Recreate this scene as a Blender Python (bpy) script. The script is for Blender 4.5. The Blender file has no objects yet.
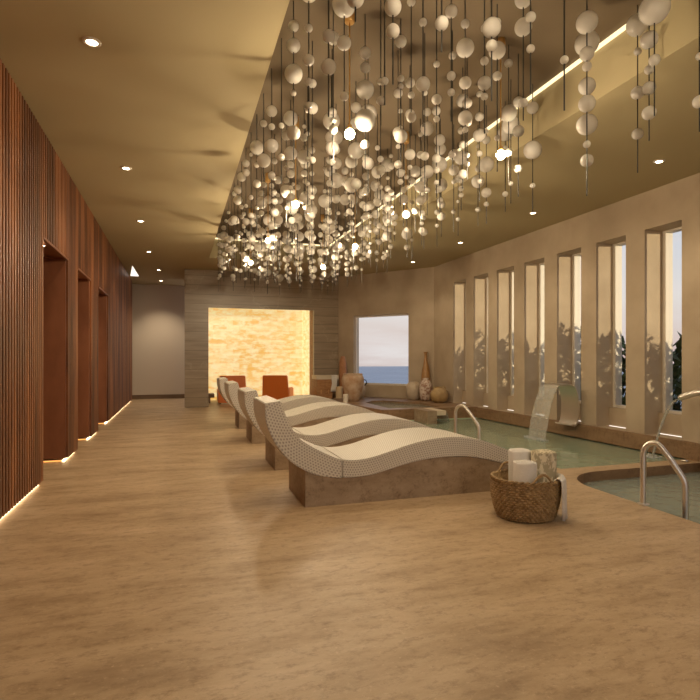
import bpy, bmesh, math, random
from mathutils import Vector, Matrix
random.seed(11)
S = bpy.context.scene
COL = S.collection
PI = math.pi

# ------------------------------------------------------------------ camera, world, sun, exposure
cd = bpy.data.cameras.new('camera'); cam = bpy.data.objects.new('camera', cd); COL.objects.link(cam)
cam.location = (0, 0, 1.4); cam.rotation_euler = (PI/2, 0, math.radians(-18))
cd.sensor_width = 36; cd.lens = 36*530/700; cd.shift_y = 8/700; cd.clip_end = 5000
S.camera = cam
S.view_settings.view_transform = 'Standard'; S.view_settings.look = 'None'
S.view_settings.gamma = 1; S.view_settings.use_curve_mapping = False
S.view_settings.exposure = 0.0
S.cycles.max_bounces = 8; S.cycles.diffuse_bounces = 4; S.cycles.glossy_bounces = 4
S.cycles.transmission_bounces = 6; S.cycles.transparent_max_bounces = 12
S.cycles.caustics_reflective = False; S.cycles.caustics_refractive = False
S.cycles.sample_clamp_indirect = 4
S.cycles.use_denoising = True

W = bpy.data.worlds.new('dusk_sky'); S.world = W; W.use_nodes = True
nt = W.node_tree; nt.nodes.clear()
wo = nt.nodes.new('ShaderNodeOutputWorld'); bg = nt.nodes.new('ShaderNodeBackground')
tc = nt.nodes.new('ShaderNodeTexCoord'); sp = nt.nodes.new('ShaderNodeSeparateXYZ')
nt.links.new(tc.outputs['Generated'], sp.inputs[0])
rp = nt.nodes.new('ShaderNodeValToRGB'); nt.links.new(sp.outputs['Z'], rp.inputs[0])
e = rp.color_ramp.elements
e[0].position = 0.0; e[0].color = (.62, .47, .43, 1)
e[1].position = 1.0; e[1].color = (.22, .34, .58, 1)
for p, c in ((.03, (.74, .60, .55, 1)), (.1, (.82, .76, .72, 1)), (.3, (.52, .62, .78, 1))):
    x = e.new(p); x.color = c
mp = nt.nodes.new('ShaderNodeMapping'); mp.inputs['Scale'].default_value = (2.2, 2.2, 14)
nt.links.new(tc.outputs['Generated'], mp.inputs[0])
nz = nt.nodes.new('ShaderNodeTexNoise'); nz.inputs['Scale'].default_value = 1.6; nz.inputs['Detail'].default_value = 6
nt.links.new(mp.outputs[0], nz.inputs['Vector'])
cr = nt.nodes.new('ShaderNodeValToRGB'); cr.color_ramp.elements[0].position = .45; cr.color_ramp.elements[1].position = .68
nt.links.new(nz.outputs['Fac'], cr.inputs[0])
mx = nt.nodes.new('ShaderNodeMixRGB'); mx.inputs['Color2'].default_value = (.83, .76, .74, 1)
nt.links.new(cr.outputs[0], mx.inputs['Fac']); nt.links.new(rp.outputs[0], mx.inputs['Color1'])
nt.links.new(mx.outputs[0], bg.inputs['Color']); bg.inputs['Strength'].default_value = 1.0
nt.links.new(bg.outputs[0], wo.inputs[0])

sd = bpy.data.lights.new('sun', 'SUN'); sd.energy = 3.0; sd.color = (1, .80, .50); sd.angle = math.radians(.8)
sun = bpy.data.objects.new('sun', sd); COL.objects.link(sun)
sun.rotation_euler = Vector((-.595, .803, -.036)).to_track_quat('-Z', 'Y').to_euler()
sun.location = (20, -20, 10)

WARM = (1.0, .80, .53)
def lamp(name, kind, loc, power, parent=None, size=.05, color=WARM, rot=None, angle=100, blend=.8):
    d = bpy.data.lights.new(name, kind); d.energy = power; d.color = color
    if kind in ('POINT', 'SPOT'): d.shadow_soft_size = size
    if kind == 'SPOT': d.spot_size = math.radians(angle); d.spot_blend = blend
    o = bpy.data.objects.new(name, d); COL.objects.link(o); o.location = loc
    if rot: o.rotation_euler = rot
    if parent: o.parent = parent
    return o

# ------------------------------------------------------------------ materials
def N(m, t, **kw):
    n = m.node_tree.nodes.new(t)
    for k, v in kw.items():
        if k in n.inputs: n.inputs[k].default_value = v
        else: setattr(n, k, v)
    return n
def L(m, a, b): m.node_tree.links.new(a, b)
def mat(name, col=(.5,.5,.5), rough=.6, metal=0, spec=.5, **kw):
    m = bpy.data.materials.new(name); m.use_nodes = True
    b = m.node_tree.nodes['Principled BSDF']
    b.inputs['Base Color'].default_value = (*col, 1); b.inputs['Roughness'].default_value = rough
    b.inputs['Metallic'].default_value = metal; b.inputs['Specular IOR Level'].default_value = spec
    for k, v in kw.items(): b.inputs[k].default_value = v
    return m
def bs(m): return m.node_tree.nodes['Principled BSDF']
def coords(m, scale, kind='Object', rot=(0,0,0)):
    t = N(m, 'ShaderNodeTexCoord'); mp = N(m, 'ShaderNodeMapping'); mp.inputs['Scale'].default_value = scale
    mp.inputs['Rotation'].default_value = rot
    L(m, t.outputs[kind], mp.inputs[0]); return mp.outputs[0]
def noise(m, vec, scale, detail=4, rough=.55):
    n = N(m, 'ShaderNodeTexNoise'); n.inputs['Scale'].default_value = scale; n.inputs['Detail'].default_value = detail
    n.inputs['Roughness'].default_value = rough; L(m, vec, n.inputs['Vector']); return n.outputs['Fac']
def ramp(m, fac, stops):
    r = N(m, 'ShaderNodeValToRGB'); L(m, fac, r.inputs[0]); e = r.color_ramp.elements
    e[0].position, e[0].color = stops[0][0], (*stops[0][1], 1)
    e[1].position, e[1].color = stops[-1][0], (*stops[-1][1], 1)
    for p, c in stops[1:-1]:
        x = e.new(p); x.color = (*c, 1)
    return r.outputs[0]
def mixc(m, fac, a, b, mode='MIX'):
    n = N(m, 'ShaderNodeMixRGB'); n.blend_type = mode
    if isinstance(fac, (int, float)): n.inputs[0].default_value = fac
    else: L(m, fac, n.inputs[0])
    for i, v in ((1, a), (2, b)):
        if isinstance(v, tuple): n.inputs[i].default_value = (*v, 1)
        else: L(m, v, n.inputs[i])
    return n.outputs[0]
def bump(m, h, strength=.2, dist=.01):
    b = N(m, 'ShaderNodeBump'); b.inputs['Strength'].default_value = strength; b.inputs['Distance'].default_value = dist
    L(m, h, b.inputs['Height']); L(m, b.outputs[0], bs(m).inputs['Normal'])
def emat(name, col, st):
    m = bpy.data.materials.new(name); m.use_nodes = True; n = m.node_tree.nodes; n.clear()
    e = n.new('ShaderNodeEmission'); o = n.new('ShaderNodeOutputMaterial')
    e.inputs[0].default_value = (*col, 1); e.inputs[1].default_value = st
    m.node_tree.links.new(e.outputs[0], o.inputs[0]); return m

def travertine(name, c1, c2, c3, sx=.9, sy=5.5, rough=.38, sz=1):
    m = mat(name, rough=rough)
    v = coords(m, (sx, sy, sz)); w = coords(m, (1, 1, 1))
    a = noise(m, v, 1.3, 12, .68)
    col = ramp(m, a, [(.3, c1), (.48, c2), (.7, c3)])
    v2 = coords(m, (3, 6, 3)); f = noise(m, v2, 3.0, 14, .84)
    col = mixc(m, ramp(m, f, [(.50, (0,0,0)), (.66, (.9,.9,.9))]), col, (c1[0]*.62, c1[1]*.55, c1[2]*.48))
    g = noise(m, w, 38, 4, .7)
    col = mixc(m, ramp(m, g, [(.58, (0,0,0)), (.70, (.4,.4,.4))]), col, (min(c3[0]*1.25,1), c3[1]*1.25, c3[2]*1.3))
    L(m, col, bs(m).inputs['Base Color'])
    bump(m, f, .25, .01)
    r = ramp(m, a, [(.3, (rough+.12,)*3), (.7, (rough-.05,)*3)]); L(m, r, bs(m).inputs['Roughness'])
    return m
M = {}
M['floor'] = travertine('travertine_floor', (.30,.195,.108), (.45,.318,.19), (.575,.425,.275), .8, 2.6)
M['kerb'] = travertine('brown_travertine', (.20,.115,.06), (.27,.165,.09), (.34,.22,.13), 1.5, 1.5, .4, 6)
M['base'] = travertine('lounger_stone', (.25,.175,.11), (.35,.26,.175), (.44,.335,.235), 1.4, 1.4, .45, 4)
M['plaster'] = mat('tan_plaster', (.50,.37,.24), .75)
v = coords(M['plaster'], (1,1,1)); f = noise(M['plaster'], v, 1.4, 5)
L(M['plaster'], ramp(M['plaster'], f, [(.35, (.43,.335,.235)), (.65, (.52,.42,.305))]), bs(M['plaster']).inputs['Base Color'])
bump(M['plaster'], noise(M['plaster'], v, 30, 4), .1, .01)
M['white_wall'] = mat('pale_plaster', (.62,.54,.46), .8)
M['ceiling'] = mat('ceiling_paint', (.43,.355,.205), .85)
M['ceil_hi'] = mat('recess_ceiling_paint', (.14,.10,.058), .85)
M['cream'] = mat('cream_frame', (.72,.66,.58), .45)
M['skirt'] = mat('brown_skirting', (.16,.10,.06), .5)
M['steel'] = mat('brushed_steel', (.78,.74,.69), .33, 1.0)
M['black'] = mat('black_rod', (.012,.010,.008), .4)
M['brass'] = mat('brass', (.75,.47,.18), .3, 1.0)
M['led'] = emat('warm_led', (1, .76, .42), 5.0); M['led_amber'] = emat('amber_led', (1, .40, .10), 1.6)
M['cove'] = emat('cove_led', (1, .80, .46), 1.7)
M['led_white'] = emat('white_led', (1, .9, .78), 1.5)
M['lens'] = emat('downlight_lens', (1, .82, .55), 30)
M['bulb'] = emat('bulb_glow', (1, .82, .5), 60)

# wood slats
m = M['slat'] = mat('walnut_slats', rough=.42)
v = coords(m, (1, 2.6, .22)); a = noise(m, v, 1.1, 4, .6)
col = ramp(m, a, [(.38, (.06,.020,.010)), (.5, (.18,.066,.027)), (.62, (.42,.17,.068))])
v = coords(m, (1, 14, .6)); g = noise(m, v, 3, 6, .6)
L(m, mixc(m, .35, col, ramp(m, g, [(.35, (.05,.016,.009)), (.65, (.36,.14,.055))])), bs(m).inputs['Base Color'])
m = M['panel'] = mat('smooth_walnut', rough=.3)
v = coords(m, (1, 1, .35)); a = noise(m, v, 1.7, 5, .6)
L(m, ramp(m, a, [(.3, (.16,.058,.028)), (.7, (.32,.13,.066))]), bs(m).inputs['Base Color'])

# stone cladding of the portal: wide courses with pale veins
m = M['stone'] = mat('grey_brown_marble', rough=.33)
v = coords(m, (1,1,1)); v2 = coords(m, (.6,.6,5))
a = noise(m, v2, 1.5, 7, .6)
col = ramp(m, a, [(.3, (.26,.20,.14)), (.7, (.40,.315,.225))])
w = N(m, 'ShaderNodeTexNoise'); w.inputs['Scale'].default_value = .8; w.inputs['Detail'].default_value = 8; L(m, v, w.inputs['Vector'])
sub = N(m, 'ShaderNodeMath', operation='SUBTRACT'); sub.inputs[1].default_value = .5; L(m, w.outputs['Fac'], sub.inputs[0])
ab = N(m, 'ShaderNodeMath', operation='ABSOLUTE'); L(m, sub.outputs[0], ab.inputs[0])
col = mixc(m, ramp(m, ab.outputs[0], [(0, (.35,.35,.35)), (.008, (0,0,0))]), col, (.50,.42,.31))
sx = N(m, 'ShaderNodeSeparateXYZ'); L(m, v, sx.inputs[0])
mo = N(m, 'ShaderNodeMath', operation='FRACT')
dv = N(m, 'ShaderNodeMath', operation='DIVIDE'); dv.inputs[1].default_value = .268; L(m, sx.outputs['Z'], dv.inputs[0]); L(m, dv.outputs[0], mo.inputs[0])
col = mixc(m, ramp(m, mo.outputs[0], [(0, (.75,.75,.75)), (.07, (0,0,0))]), col, (.06,.045,.03))
L(m, col, bs(m).inputs['Base Color'])

# backlit onyx
m = M['onyx'] = bpy.data.materials.new('backlit_onyx'); m.use_nodes = True
b = bs(m); b.inputs['Roughness'].default_value = .25; b.inputs['Base Color'].default_value = (.5,.36,.18,1)
t = N(m, 'ShaderNodeTexCoord'); mp = N(m, 'ShaderNodeMapping'); mp.inputs['Rotation'].default_value = (PI/2, 0, 0)
sxyz = N(m, 'ShaderNodeSeparateXYZ'); L(m, t.outputs['Object'], sxyz.inputs[0])
ad = N(m, 'ShaderNodeMath', operation='ADD'); L(m, sxyz.outputs['X'], ad.inputs[0]); L(m, sxyz.outputs['Y'], ad.inputs[1])
cx = N(m, 'ShaderNodeCombineXYZ'); L(m, ad.outputs[0], cx.inputs[0]); L(m, sxyz.outputs['Z'], cx.inputs[1])
br = N(m, 'ShaderNodeTexBrick'); br.inputs['Scale'].default_value = 1.0; br.inputs['Brick Width'].default_value = .42
br.inputs['Row Height'].default_value = .155; br.inputs['Mortar Size'].default_value = .003; br.inputs['Bias'].default_value = -.15
br.inputs['Color1'].default_value = (1, .76, .33, 1); br.inputs['Color2'].default_value = (.88, .44, .045, 1); br.inputs['Mortar'].default_value = (.85,.5,.16,1)
L(m, cx.outputs[0], br.inputs['Vector'])
n1 = N(m, 'ShaderNodeTexNoise'); n1.inputs['Scale'].default_value = 3.4; n1.inputs['Detail'].default_value = 8; n1.inputs['Roughness'].default_value = .62
mp2 = N(m, 'ShaderNodeMapping'); mp2.inputs['Scale'].default_value = (1, 2.2, 1); L(m, cx.outputs[0], mp2.inputs[0]); L(m, mp2.outputs[0], n1.inputs['Vector'])
col = mixc(m, ramp(m, n1.outputs['Fac'], [(.43, (0,0,0)), (.62, (.9,.9,.9))]), br.outputs['Color'], (1, .90, .52))
L(m, col, b.inputs['Emission Color']); b.inputs['Emission Strength'].default_value = .76

# penny round mosaic (uses the UV laid along the lounger profile, in metres)
def mosaic():
    m = mat('penny_mosaic', rough=.45)
    uv = N(m, 'ShaderNodeUVMap'); uv.uv_map = 'UVMap'
    outs = []
    for off in (0, .5):
        s = N(m, 'ShaderNodeVectorMath', operation='MULTIPLY'); s.inputs[1].default_value = (1/.027, 1/(.027*1.732), 0)
        L(m, uv.outputs[0], s.inputs[0])
        a = N(m, 'ShaderNodeVectorMath', operation='ADD'); a.inputs[1].default_value = (off, off, 0); L(m, s.outputs[0], a.inputs[0])
        f = N(m, 'ShaderNodeVectorMath', operation='FRACTION'); L(m, a.outputs[0], f.inputs[0])
        c = N(m, 'ShaderNodeVectorMath', operation='SUBTRACT'); c.inputs[1].default_value = (.5, .5, 0); L(m, f.outputs[0], c.inputs[0])
        k = N(m, 'ShaderNodeVectorMath', operation='MULTIPLY'); k.inputs[1].default_value = (1, 1.732, 0); L(m, c.outputs[0], k.inputs[0])
        l = N(m, 'ShaderNodeVectorMath', operation='LENGTH'); L(m, k.outputs[0], l.inputs[0]); outs.append(l.outputs['Value'])
    mn = N(m, 'ShaderNodeMath', operation='MINIMUM'); L(m, outs[0], mn.inputs[0]); L(m, outs[1], mn.inputs[1])
    col = ramp(m, mn.outputs[0], [(.22, (.38,.33,.295)), (.34, (.68,.64,.57))])
    L(m, col, bs(m).inputs['Base Color']); return m
M['mosaic'] = mosaic()

# globes
m = M['globe'] = bpy.data.materials.new('white_glass'); m.use_nodes = True; n = m.node_tree.nodes; n.clear()
o_ = n.new('ShaderNodeOutputMaterial'); d_ = n.new('ShaderNodeBsdfDiffuse'); d_.inputs[0].default_value = (.84,.79,.73,1)
t_ = n.new('ShaderNodeBsdfTranslucent'); t_.inputs[0].default_value = (.95,.85,.68,1)
g_ = n.new('ShaderNodeBsdfGlossy'); g_.inputs['Roughness'].default_value = .12
x1 = n.new('ShaderNodeMixShader'); x1.inputs[0].default_value = .55; x2 = n.new('ShaderNodeMixShader')
fr = n.new('ShaderNodeFresnel'); fr.inputs[0].default_value = 1.5
lk = m.node_tree.links.new
lk(d_.outputs[0], x1.inputs[1]); lk(t_.outputs[0], x1.inputs[2]); lk(x1.outputs[0], x2.inputs[1]); lk(g_.outputs[0], x2.inputs[2])
lk(fr.outputs[0], x2.inputs[0]); lk(x2.outputs[0], o_.inputs[0])

def glassy(name, tint, rough=.03, ior=1.33, bumpscale=None, bstr=.3, base=None, basefac=.0, stretch=(1,1,1)):
    m = bpy.data.materials.new(name); m.use_nodes = True; n = m.node_tree.nodes; n.clear()
    o = n.new('ShaderNodeOutputMaterial'); tr = n.new('ShaderNodeBsdfTransparent'); tr.inputs[0].default_value = (*tint, 1)
    g = n.new('ShaderNodeBsdfGlossy'); g.inputs['Roughness'].default_value = rough; g.inputs[0].default_value = (.95,.95,.95,1)
    f = n.new('ShaderNodeFresnel'); f.inputs[0].default_value = ior; x = n.new('ShaderNodeMixShader')
    lk = m.node_tree.links.new
    src = tr.outputs[0]
    if base:
        d = n.new('ShaderNodeBsdfDiffuse'); d.inputs[0].default_value = (*base, 1); y = n.new('ShaderNodeMixShader'); y.inputs[0].default_value = basefac
        lk(tr.outputs[0], y.inputs[1]); lk(d.outputs[0], y.inputs[2]); src = y.outputs[0]
    ge = n.new('ShaderNodeNewGeometry'); iv = n.new('ShaderNodeMath'); iv.operation = 'SUBTRACT'; iv.inputs[0].default_value = 1
    mu = n.new('ShaderNodeMath'); mu.operation = 'MULTIPLY'; lk(ge.outputs['Backfacing'], iv.inputs[1])
    lk(f.outputs[0], mu.inputs[0]); lk(iv.outputs[0], mu.inputs[1]); lk(mu.outputs[0], x.inputs[0]); lk(src, x.inputs[1]); lk(g.outputs[0], x.inputs[2]); lk(x.outputs[0], o.inputs[0])
    if bumpscale:
        t = n.new('ShaderNodeTexCoord'); mp = n.new('ShaderNodeMapping'); mp.inputs['Scale'].default_value = stretch
        z = n.new('ShaderNodeTexNoise'); z.inputs['Scale'].default_value = bumpscale; z.inputs['Detail'].default_value = 3
        b = n.new('ShaderNodeBump'); b.inputs['Strength'].default_value = bstr; b.inputs['Distance'].default_value = .02
        lk(t.outputs['Object'], mp.inputs[0]); lk(mp.outputs[0], z.inputs['Vector']); lk(z.outputs['Fac'], b.inputs['Height'])
        lk(b.outputs[0], g.inputs['Normal']); lk(b.outputs[0], f.inputs['Normal'])
    return m
M['water'] = glassy('pool_water', (.72,.86,.72), .04, 1.33, 3.5, .35, (.42,.50,.37), .62)
M['spa_water'] = glassy('spa_water', (.75,.85,.82), .04, 1.33, 6, .4, (.42,.47,.42), .55)
M['fall'] = glassy('falling_water', (.93,.94,.93), .12, 1.33, 40, .9, (.85,.84,.80), .22, (1,1,.25))
M['foam'] = glassy('foam', (.95,.95,.95), .2, 1.33, 60, .8, (.8,.82,.8), .35)
M['glass'] = glassy('window_glass', (.97,.98,.98), .0, 1.3)
M['tile'] = mat('green_pool_tile', (.50,.62,.44), .5)

def varied(name, c1, c2, scale=4, rough=.6, stretch=(1,1,1), bstr=.2, lo=.35, hi=.65):
    m = mat(name, rough=rough); v = coords(m, stretch); a = noise(m, v, scale, 5, .6)
    L(m, ramp(m, a, [(lo, c1), (hi, c2)]), bs(m).inputs['Base Color']); bump(m, a, bstr, .01); return m
M['wicker'] = varied('wicker', (.21,.125,.05), (.46,.31,.145), 25, .6, (1,1,1), .3)
M['towel'] = varied('white_terry', (.72,.68,.64), (.80,.77,.73), 120, .95, (1,1,1), .5)
M['towel_pat'] = varied('patterned_terry', (.42,.36,.24), (.74,.66,.50), 24, .95, (1,1,.6), .4, .47, .53)
M['orange'] = mat('orange_leather', (.80,.21,.035), .42)
M['urn'] = varied('mottled_clay', (.42,.24,.13), (.60,.46,.34), 5)
M['terracotta'] = varied('terracotta', (.34,.15,.07), (.48,.23,.11), 5)
M['cream_clay'] = varied('cream_clay', (.50,.40,.29), (.62,.52,.40), 5)
M['cracked'] = varied('flaking_glaze', (.33,.18,.12), (.66,.56,.48), 11, .6, (1,1,1), .4, .42, .55)
M['bottle'] = varied('honey_clay', (.33,.17,.06), (.45,.25,.10), 5, .4)
M['gourd'] = varied('ochre_clay', (.34,.22,.09), (.50,.35,.17), 5, .5)
M['wax'] = mat('cream_wax', (.70,.56,.36), .5)
M['wax_white'] = mat('white_wax', (.74,.68,.58), .5)
M['counter'] = mat('white_counter', (.68,.58,.44), .4)
M['oak'] = varied('honey_oak', (.34,.16,.06), (.46,.24,.10), 5, .5, (1,1,4))
M['leaf'] = varied('dark_leaf', (.025,.05,.02), (.07,.11,.045), 3, .6)
M['trunk'] = varied('palm_trunk', (.10,.07,.045), (.18,.13,.09), 8)
M['soil'] = varied('planted_ground', (.04,.06,.025), (.09,.10,.05), 2, .9)
M['sea'] = mat('sea', (.10,.17,.27), .35)
v = coords(M['sea'], (.004,.03,1)); bump(M['sea'], noise(M['sea'], v, 3, 6, .7), .6, 3)
L(M['sea'], ramp(M['sea'], noise(M['sea'], v, 1.5, 6, .7), [(.4, (.10,.17,.30)), (.7, (.30,.37,.48))]), bs(M['sea']).inputs['Base Color'])
M['wick'] = mat('wick', (.03,.02,.01), .8)

# ------------------------------------------------------------------ mesh helpers
class MB:
    def __init__(s): s.bm = bmesh.new()
    def box(s, x0, x1, y0, y1, z0, z1, bev=0):
        r = bmesh.ops.create_cube(s.bm, size=1); vs = r['verts']
        for v in vs: v.co = Vector(((x0+x1)/2 + v.co.x*(x1-x0), (y0+y1)/2 + v.co.y*(y1-y0), (z0+z1)/2 + v.co.z*(z1-z0)))
        if bev: bmesh.ops.bevel(s.bm, geom=list({e for v in vs for e in v.link_edges}), offset=bev, segments=2, affect='EDGES', clamp_overlap=True)
        return s
    def xbox(s, mtx, dx, dy, dz, bev=0):
        r = bmesh.ops.create_cube(s.bm, size=1); vs = r['verts']
        for v in vs: v.co = mtx @ Vector((v.co.x*dx, v.co.y*dy, v.co.z*dz))
        if bev: bmesh.ops.bevel(s.bm, geom=list({e for v in vs for e in v.link_edges}), offset=bev, segments=2, affect='EDGES', clamp_overlap=True)
        return s
    def prism(s, pts, z0, z1):                      # polygon in XY extruded in Z
        a = [s.bm.verts.new((x, y, z0)) for x, y in pts]; b = [s.bm.verts.new((x, y, z1)) for x, y in pts]; n = len(pts)
        s.bm.faces.new(b); s.bm.faces.new(a[::-1])
        for i in range(n): s.bm.faces.new((a[i], a[(i+1) % n], b[(i+1) % n], b[i]))
        return s
    def lathe(s, prof, n=32, c=(0,0,0)):
        rings = []
        for r, z in prof:
            if r < 1e-5: rings.append([s.bm.verts.new((c[0], c[1], c[2]+z))])
            else: rings.append([s.bm.verts.new((c[0]+r*math.cos(2*PI*i/n), c[1]+r*math.sin(2*PI*i/n), c[2]+z)) for i in range(n)])
        for a, b in zip(rings, rings[1:]):
            for i in range(n):
                j = (i+1) % n
                if len(a) == 1 and len(b) == 1: continue
                if len(a) == 1: s.bm.faces.new((a[0], b[i], b[j]))
                elif len(b) == 1: s.bm.faces.new((a[i], a[j], b[0]))
                else: s.bm.faces.new((a[i], a[j], b[j], b[i]))
        return s
    def tube(s, pts, r, n=12, ry=None, cap=True):
        pts = [Vector(p) for p in pts]; rings = []; up = None
        for i, p in enumerate(pts):
            t = (pts[min(i+1, len(pts)-1)] - pts[max(i-1, 0)]).normalized()
            if up is None: up = Vector((0,0,1)) if abs(t.z) < .9 else Vector((1,0,0))
            sd_ = t.cross(up).normalized(); up = sd_.cross(t).normalized()
            rr = r[i] if isinstance(r, (list, tuple)) else r
            r2 = ry if ry else rr
            rings.append([s.bm.verts.new(p + sd_*rr*math.cos(2*PI*k/n) + up*r2*math.sin(2*PI*k/n)) for k in range(n)])
        for a, b in zip(rings, rings[1:]):
            for k in range(n): s.bm.faces.new((a[k], a[(k+1) % n], b[(k+1) % n], b[k]))
        if cap: s.bm.faces.new(rings[0][::-1]); s.bm.faces.new(rings[-1])
        return s
    def sheet(s, prof, axis_w, w0, w1, th):         # closed strip: 2-D polyline (x,z) with thickness, width along Y
        P = [Vector((x, z)) for x, z in prof]; off = []
        for i, p in enumerate(P):
            t = (P[min(i+1, len(P)-1)] - P[max(i-1, 0)]).normalized(); off.append(Vector((-t.y, t.x))*th)
        loop = [(p.x, p.y) for p in P] + [((p+o).x, (p+o).y) for p, o in reversed(list(zip(P, off)))]
        a = [s.bm.verts.new((x, w0, z)) for x, z in loop]; b = [s.bm.verts.new((x, w1, z)) for x, z in loop]; n = len(loop); h = len(P)
        for i in range(n): s.bm.faces.new((a[i], a[(i+1) % n], b[(i+1) % n], b[i]))
        for q in (a, b):
            for i in range(h-1): s.bm.faces.new((q[i], q[i+1], q[n-2-i], q[n-1-i]))
        return s
    def build(s, name, m, parent=None, smooth=False, loc=None):
        bmesh.ops.recalc_face_normals(s.bm, faces=s.bm.faces)
        me = bpy.data.meshes.new(name); s.bm.to_mesh(me); s.bm.free()
        me.materials.append(m)
        if smooth:
            for p in me.polygons: p.use_smooth = True
            if smooth != 'all':
                me.set_sharp_from_angle(angle=math.radians(40))
        o = bpy.data.objects.new(name, me); COL.objects.link(o)
        if parent: o.parent = parent
        if loc: o.location = loc
        return o
def empty(name, loc, label, cat, group=None, rz=0):
    o = bpy.data.objects.new(name, None); COL.objects.link(o); o.location = loc; o.rotation_euler = (0,0,rz)
    o.empty_display_size = .1
    return tag(o, label, cat, group)
def tag(o, label, cat, group=None, kind=None):
    if label: o['label'] = label
    if cat: o['category'] = cat
    if group: o['group'] = group
    if kind: o['kind'] = kind
    return o
def struct(mb, name, m, **kw):
    o = mb.build(name, m, **kw)
    if not kw.get('parent'): o['kind'] = 'structure'
    return o
def copy_tree(o, parent=None):
    c = o.copy(); COL.objects.link(c); c.parent = parent
    for ch in list(o.children): copy_tree(ch, c)
    return c

# ------------------------------------------------------------------ the setting
ZC, ZU = 3.92, 4.43                 # lower ceiling, recess ceiling
XW = 6.75                           # right wall face
POOL = [(4.6,5.54),(6.70,5.54),(6.70,10.95),(4.6,10.95)]
arc = [(4.95-.7*math.cos(a), 4.6+.69*math.sin(a)) for a in [PI/2*i/12 for i in range(13)]]
PLUNGE = [(6.70,.5),(3.98,.5),(4.12,2.2),(4.2,3.5)] + arc + [(6.70,5.29)]
def filled(outer, holes, z):
    bm = bmesh.new(); es = []
    for lp in [outer]+holes:
        vs = [bm.verts.new((x, y, z)) for x, y in lp]
        es += [bm.edges.new((vs[i], vs[(i+1) % len(vs)])) for i in range(len(vs))]
    bmesh.ops.triangle_fill(bm, edges=es, use_beauty=True, normal=(0,0,1))
    mb = MB(); mb.bm.free(); mb.bm = bm; return mb
struct(filled([(-4,-3.2),(7.1,-3.2),(7.1,13.3),(4.9,16.0),(4.9,19.7),(-4,19.7)], [POOL, PLUNGE], 0), 'floor', M['floor'])
def basin(name, lp, top, depth, m_wall, m_floor):
    mb = MB(); n = len(lp)
    a = [mb.bm.verts.new((x, y, top)) for x, y in lp]; b = [mb.bm.verts.new((x, y, -depth)) for x, y in lp]
    for i in range(n): mb.bm.faces.new((a[i], a[(i+1) % n], b[(i+1) % n], b[i]))
    mb.bm.faces.new(b)
    return struct(mb, name, m_wall)
basin('floor_pool_basin', POOL, 0, 1.1, M['tile'], M['tile'])
basin('floor_plunge_basin', PLUNGE, 0, .9, M['kerb'], M['tile'])
w = MB().prism(POOL, -.05, -.015); tag(w.build('pool_water', M['water']), 'still green water filling the long swimming pool below the slot windows', 'water', kind='stuff')
w = MB().prism([(x, y) for x, y in PLUNGE], -.16, -.12); tag(w.build('plunge_pool_water', M['spa_water']), 'grey green water of the small near pool with a rounded stone corner', 'water', kind='stuff')

# ceiling with the long recess
b = MB()
b.box(-4, .75, -3.2, 19.7, ZC, 4.6); b.box(3.89, 7.2, -3.2, 16.6, ZC, 4.6)
b.box(.75, 3.89, 13.75, 19.7, ZC, 4.6); b.box(.75, 3.89, -3.2, -2.9, ZC, 4.6); b.box(3.89, 5.2, 16.6, 19.7, ZC, 4.6)
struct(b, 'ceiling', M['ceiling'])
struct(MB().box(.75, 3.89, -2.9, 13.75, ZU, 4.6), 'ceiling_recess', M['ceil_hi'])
def strip(name, m, *bx):
    o = struct(MB().box(*bx), name, m); return o
strip('trim_1', M['cove'], 3.862, 3.888, -2.85, 13.7, ZU-.034, ZU-.002)
strip('trim_2', M['cove'], .752, .778, -2.85, 13.7, ZU-.034, ZU-.002)
strip('trim_3', M['cove'], .80, 3.84, 13.722, 13.748, ZU-.034, ZU-.002)

# right wall: piers, bands, sills, deep slots
far_edges = [6.28 + .98*i for i in range(-5, 7)]
SW = .625; X2 = 7.20; ZT = 3.35
b = MB()
b.box(XW, X2, -3.2, 13.6, ZT, ZC+.3)
b.box(XW, X2, -3.2, 13.6, -1.1, .24)
prev = -3.2
for fe in far_edges:
    b.box(XW, X2, prev, fe-SW, .24, ZT); prev = fe
b.box(XW, X2, prev, 13.6, .24, ZT)
struct(b, 'wall_right', M['plaster'])
for i, fe in enumerate(far_edges):
    y0, y1 = fe-SW, fe
    fr_ = struct(MB().box(7.10, 7.24, y1-.06, y1-.001, .56, ZT-.001).box(7.10, 7.24, y0+.001, y0+.025, .56, ZT-.001)
        .box(7.10, 7.24, y0+.025, y1-.06, ZT-.03, ZT-.001).box(7.10, 7.24, y0+.025, y1-.06, .56, .60), 'window_%d' % (i+2), M['cream'])
    p = MB().box(7.16, 7.17, y0+.025, y1-.06, .60, ZT-.03).build('window_pane', M['glass'], fr_)
    p = MB().box(7.02, 7.19, y0+.001, y1-.001, .241, .56).build('window_sill', M['plaster'], fr_)
    p = MB().box(7.008, 7.018, y0+.02, y1-.02, .241, .249).build('sill_light_strip', M['led_white'], fr_)
struct(MB().box(6.70, XW-.001, -3.2, 10.95, -1.1, .24), 'trim_4', M['kerb'])
struct(MB().box(6.45, 6.70, -3.2, 4.98, -.9, .24), 'trim_5', M['kerb'])

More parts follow.
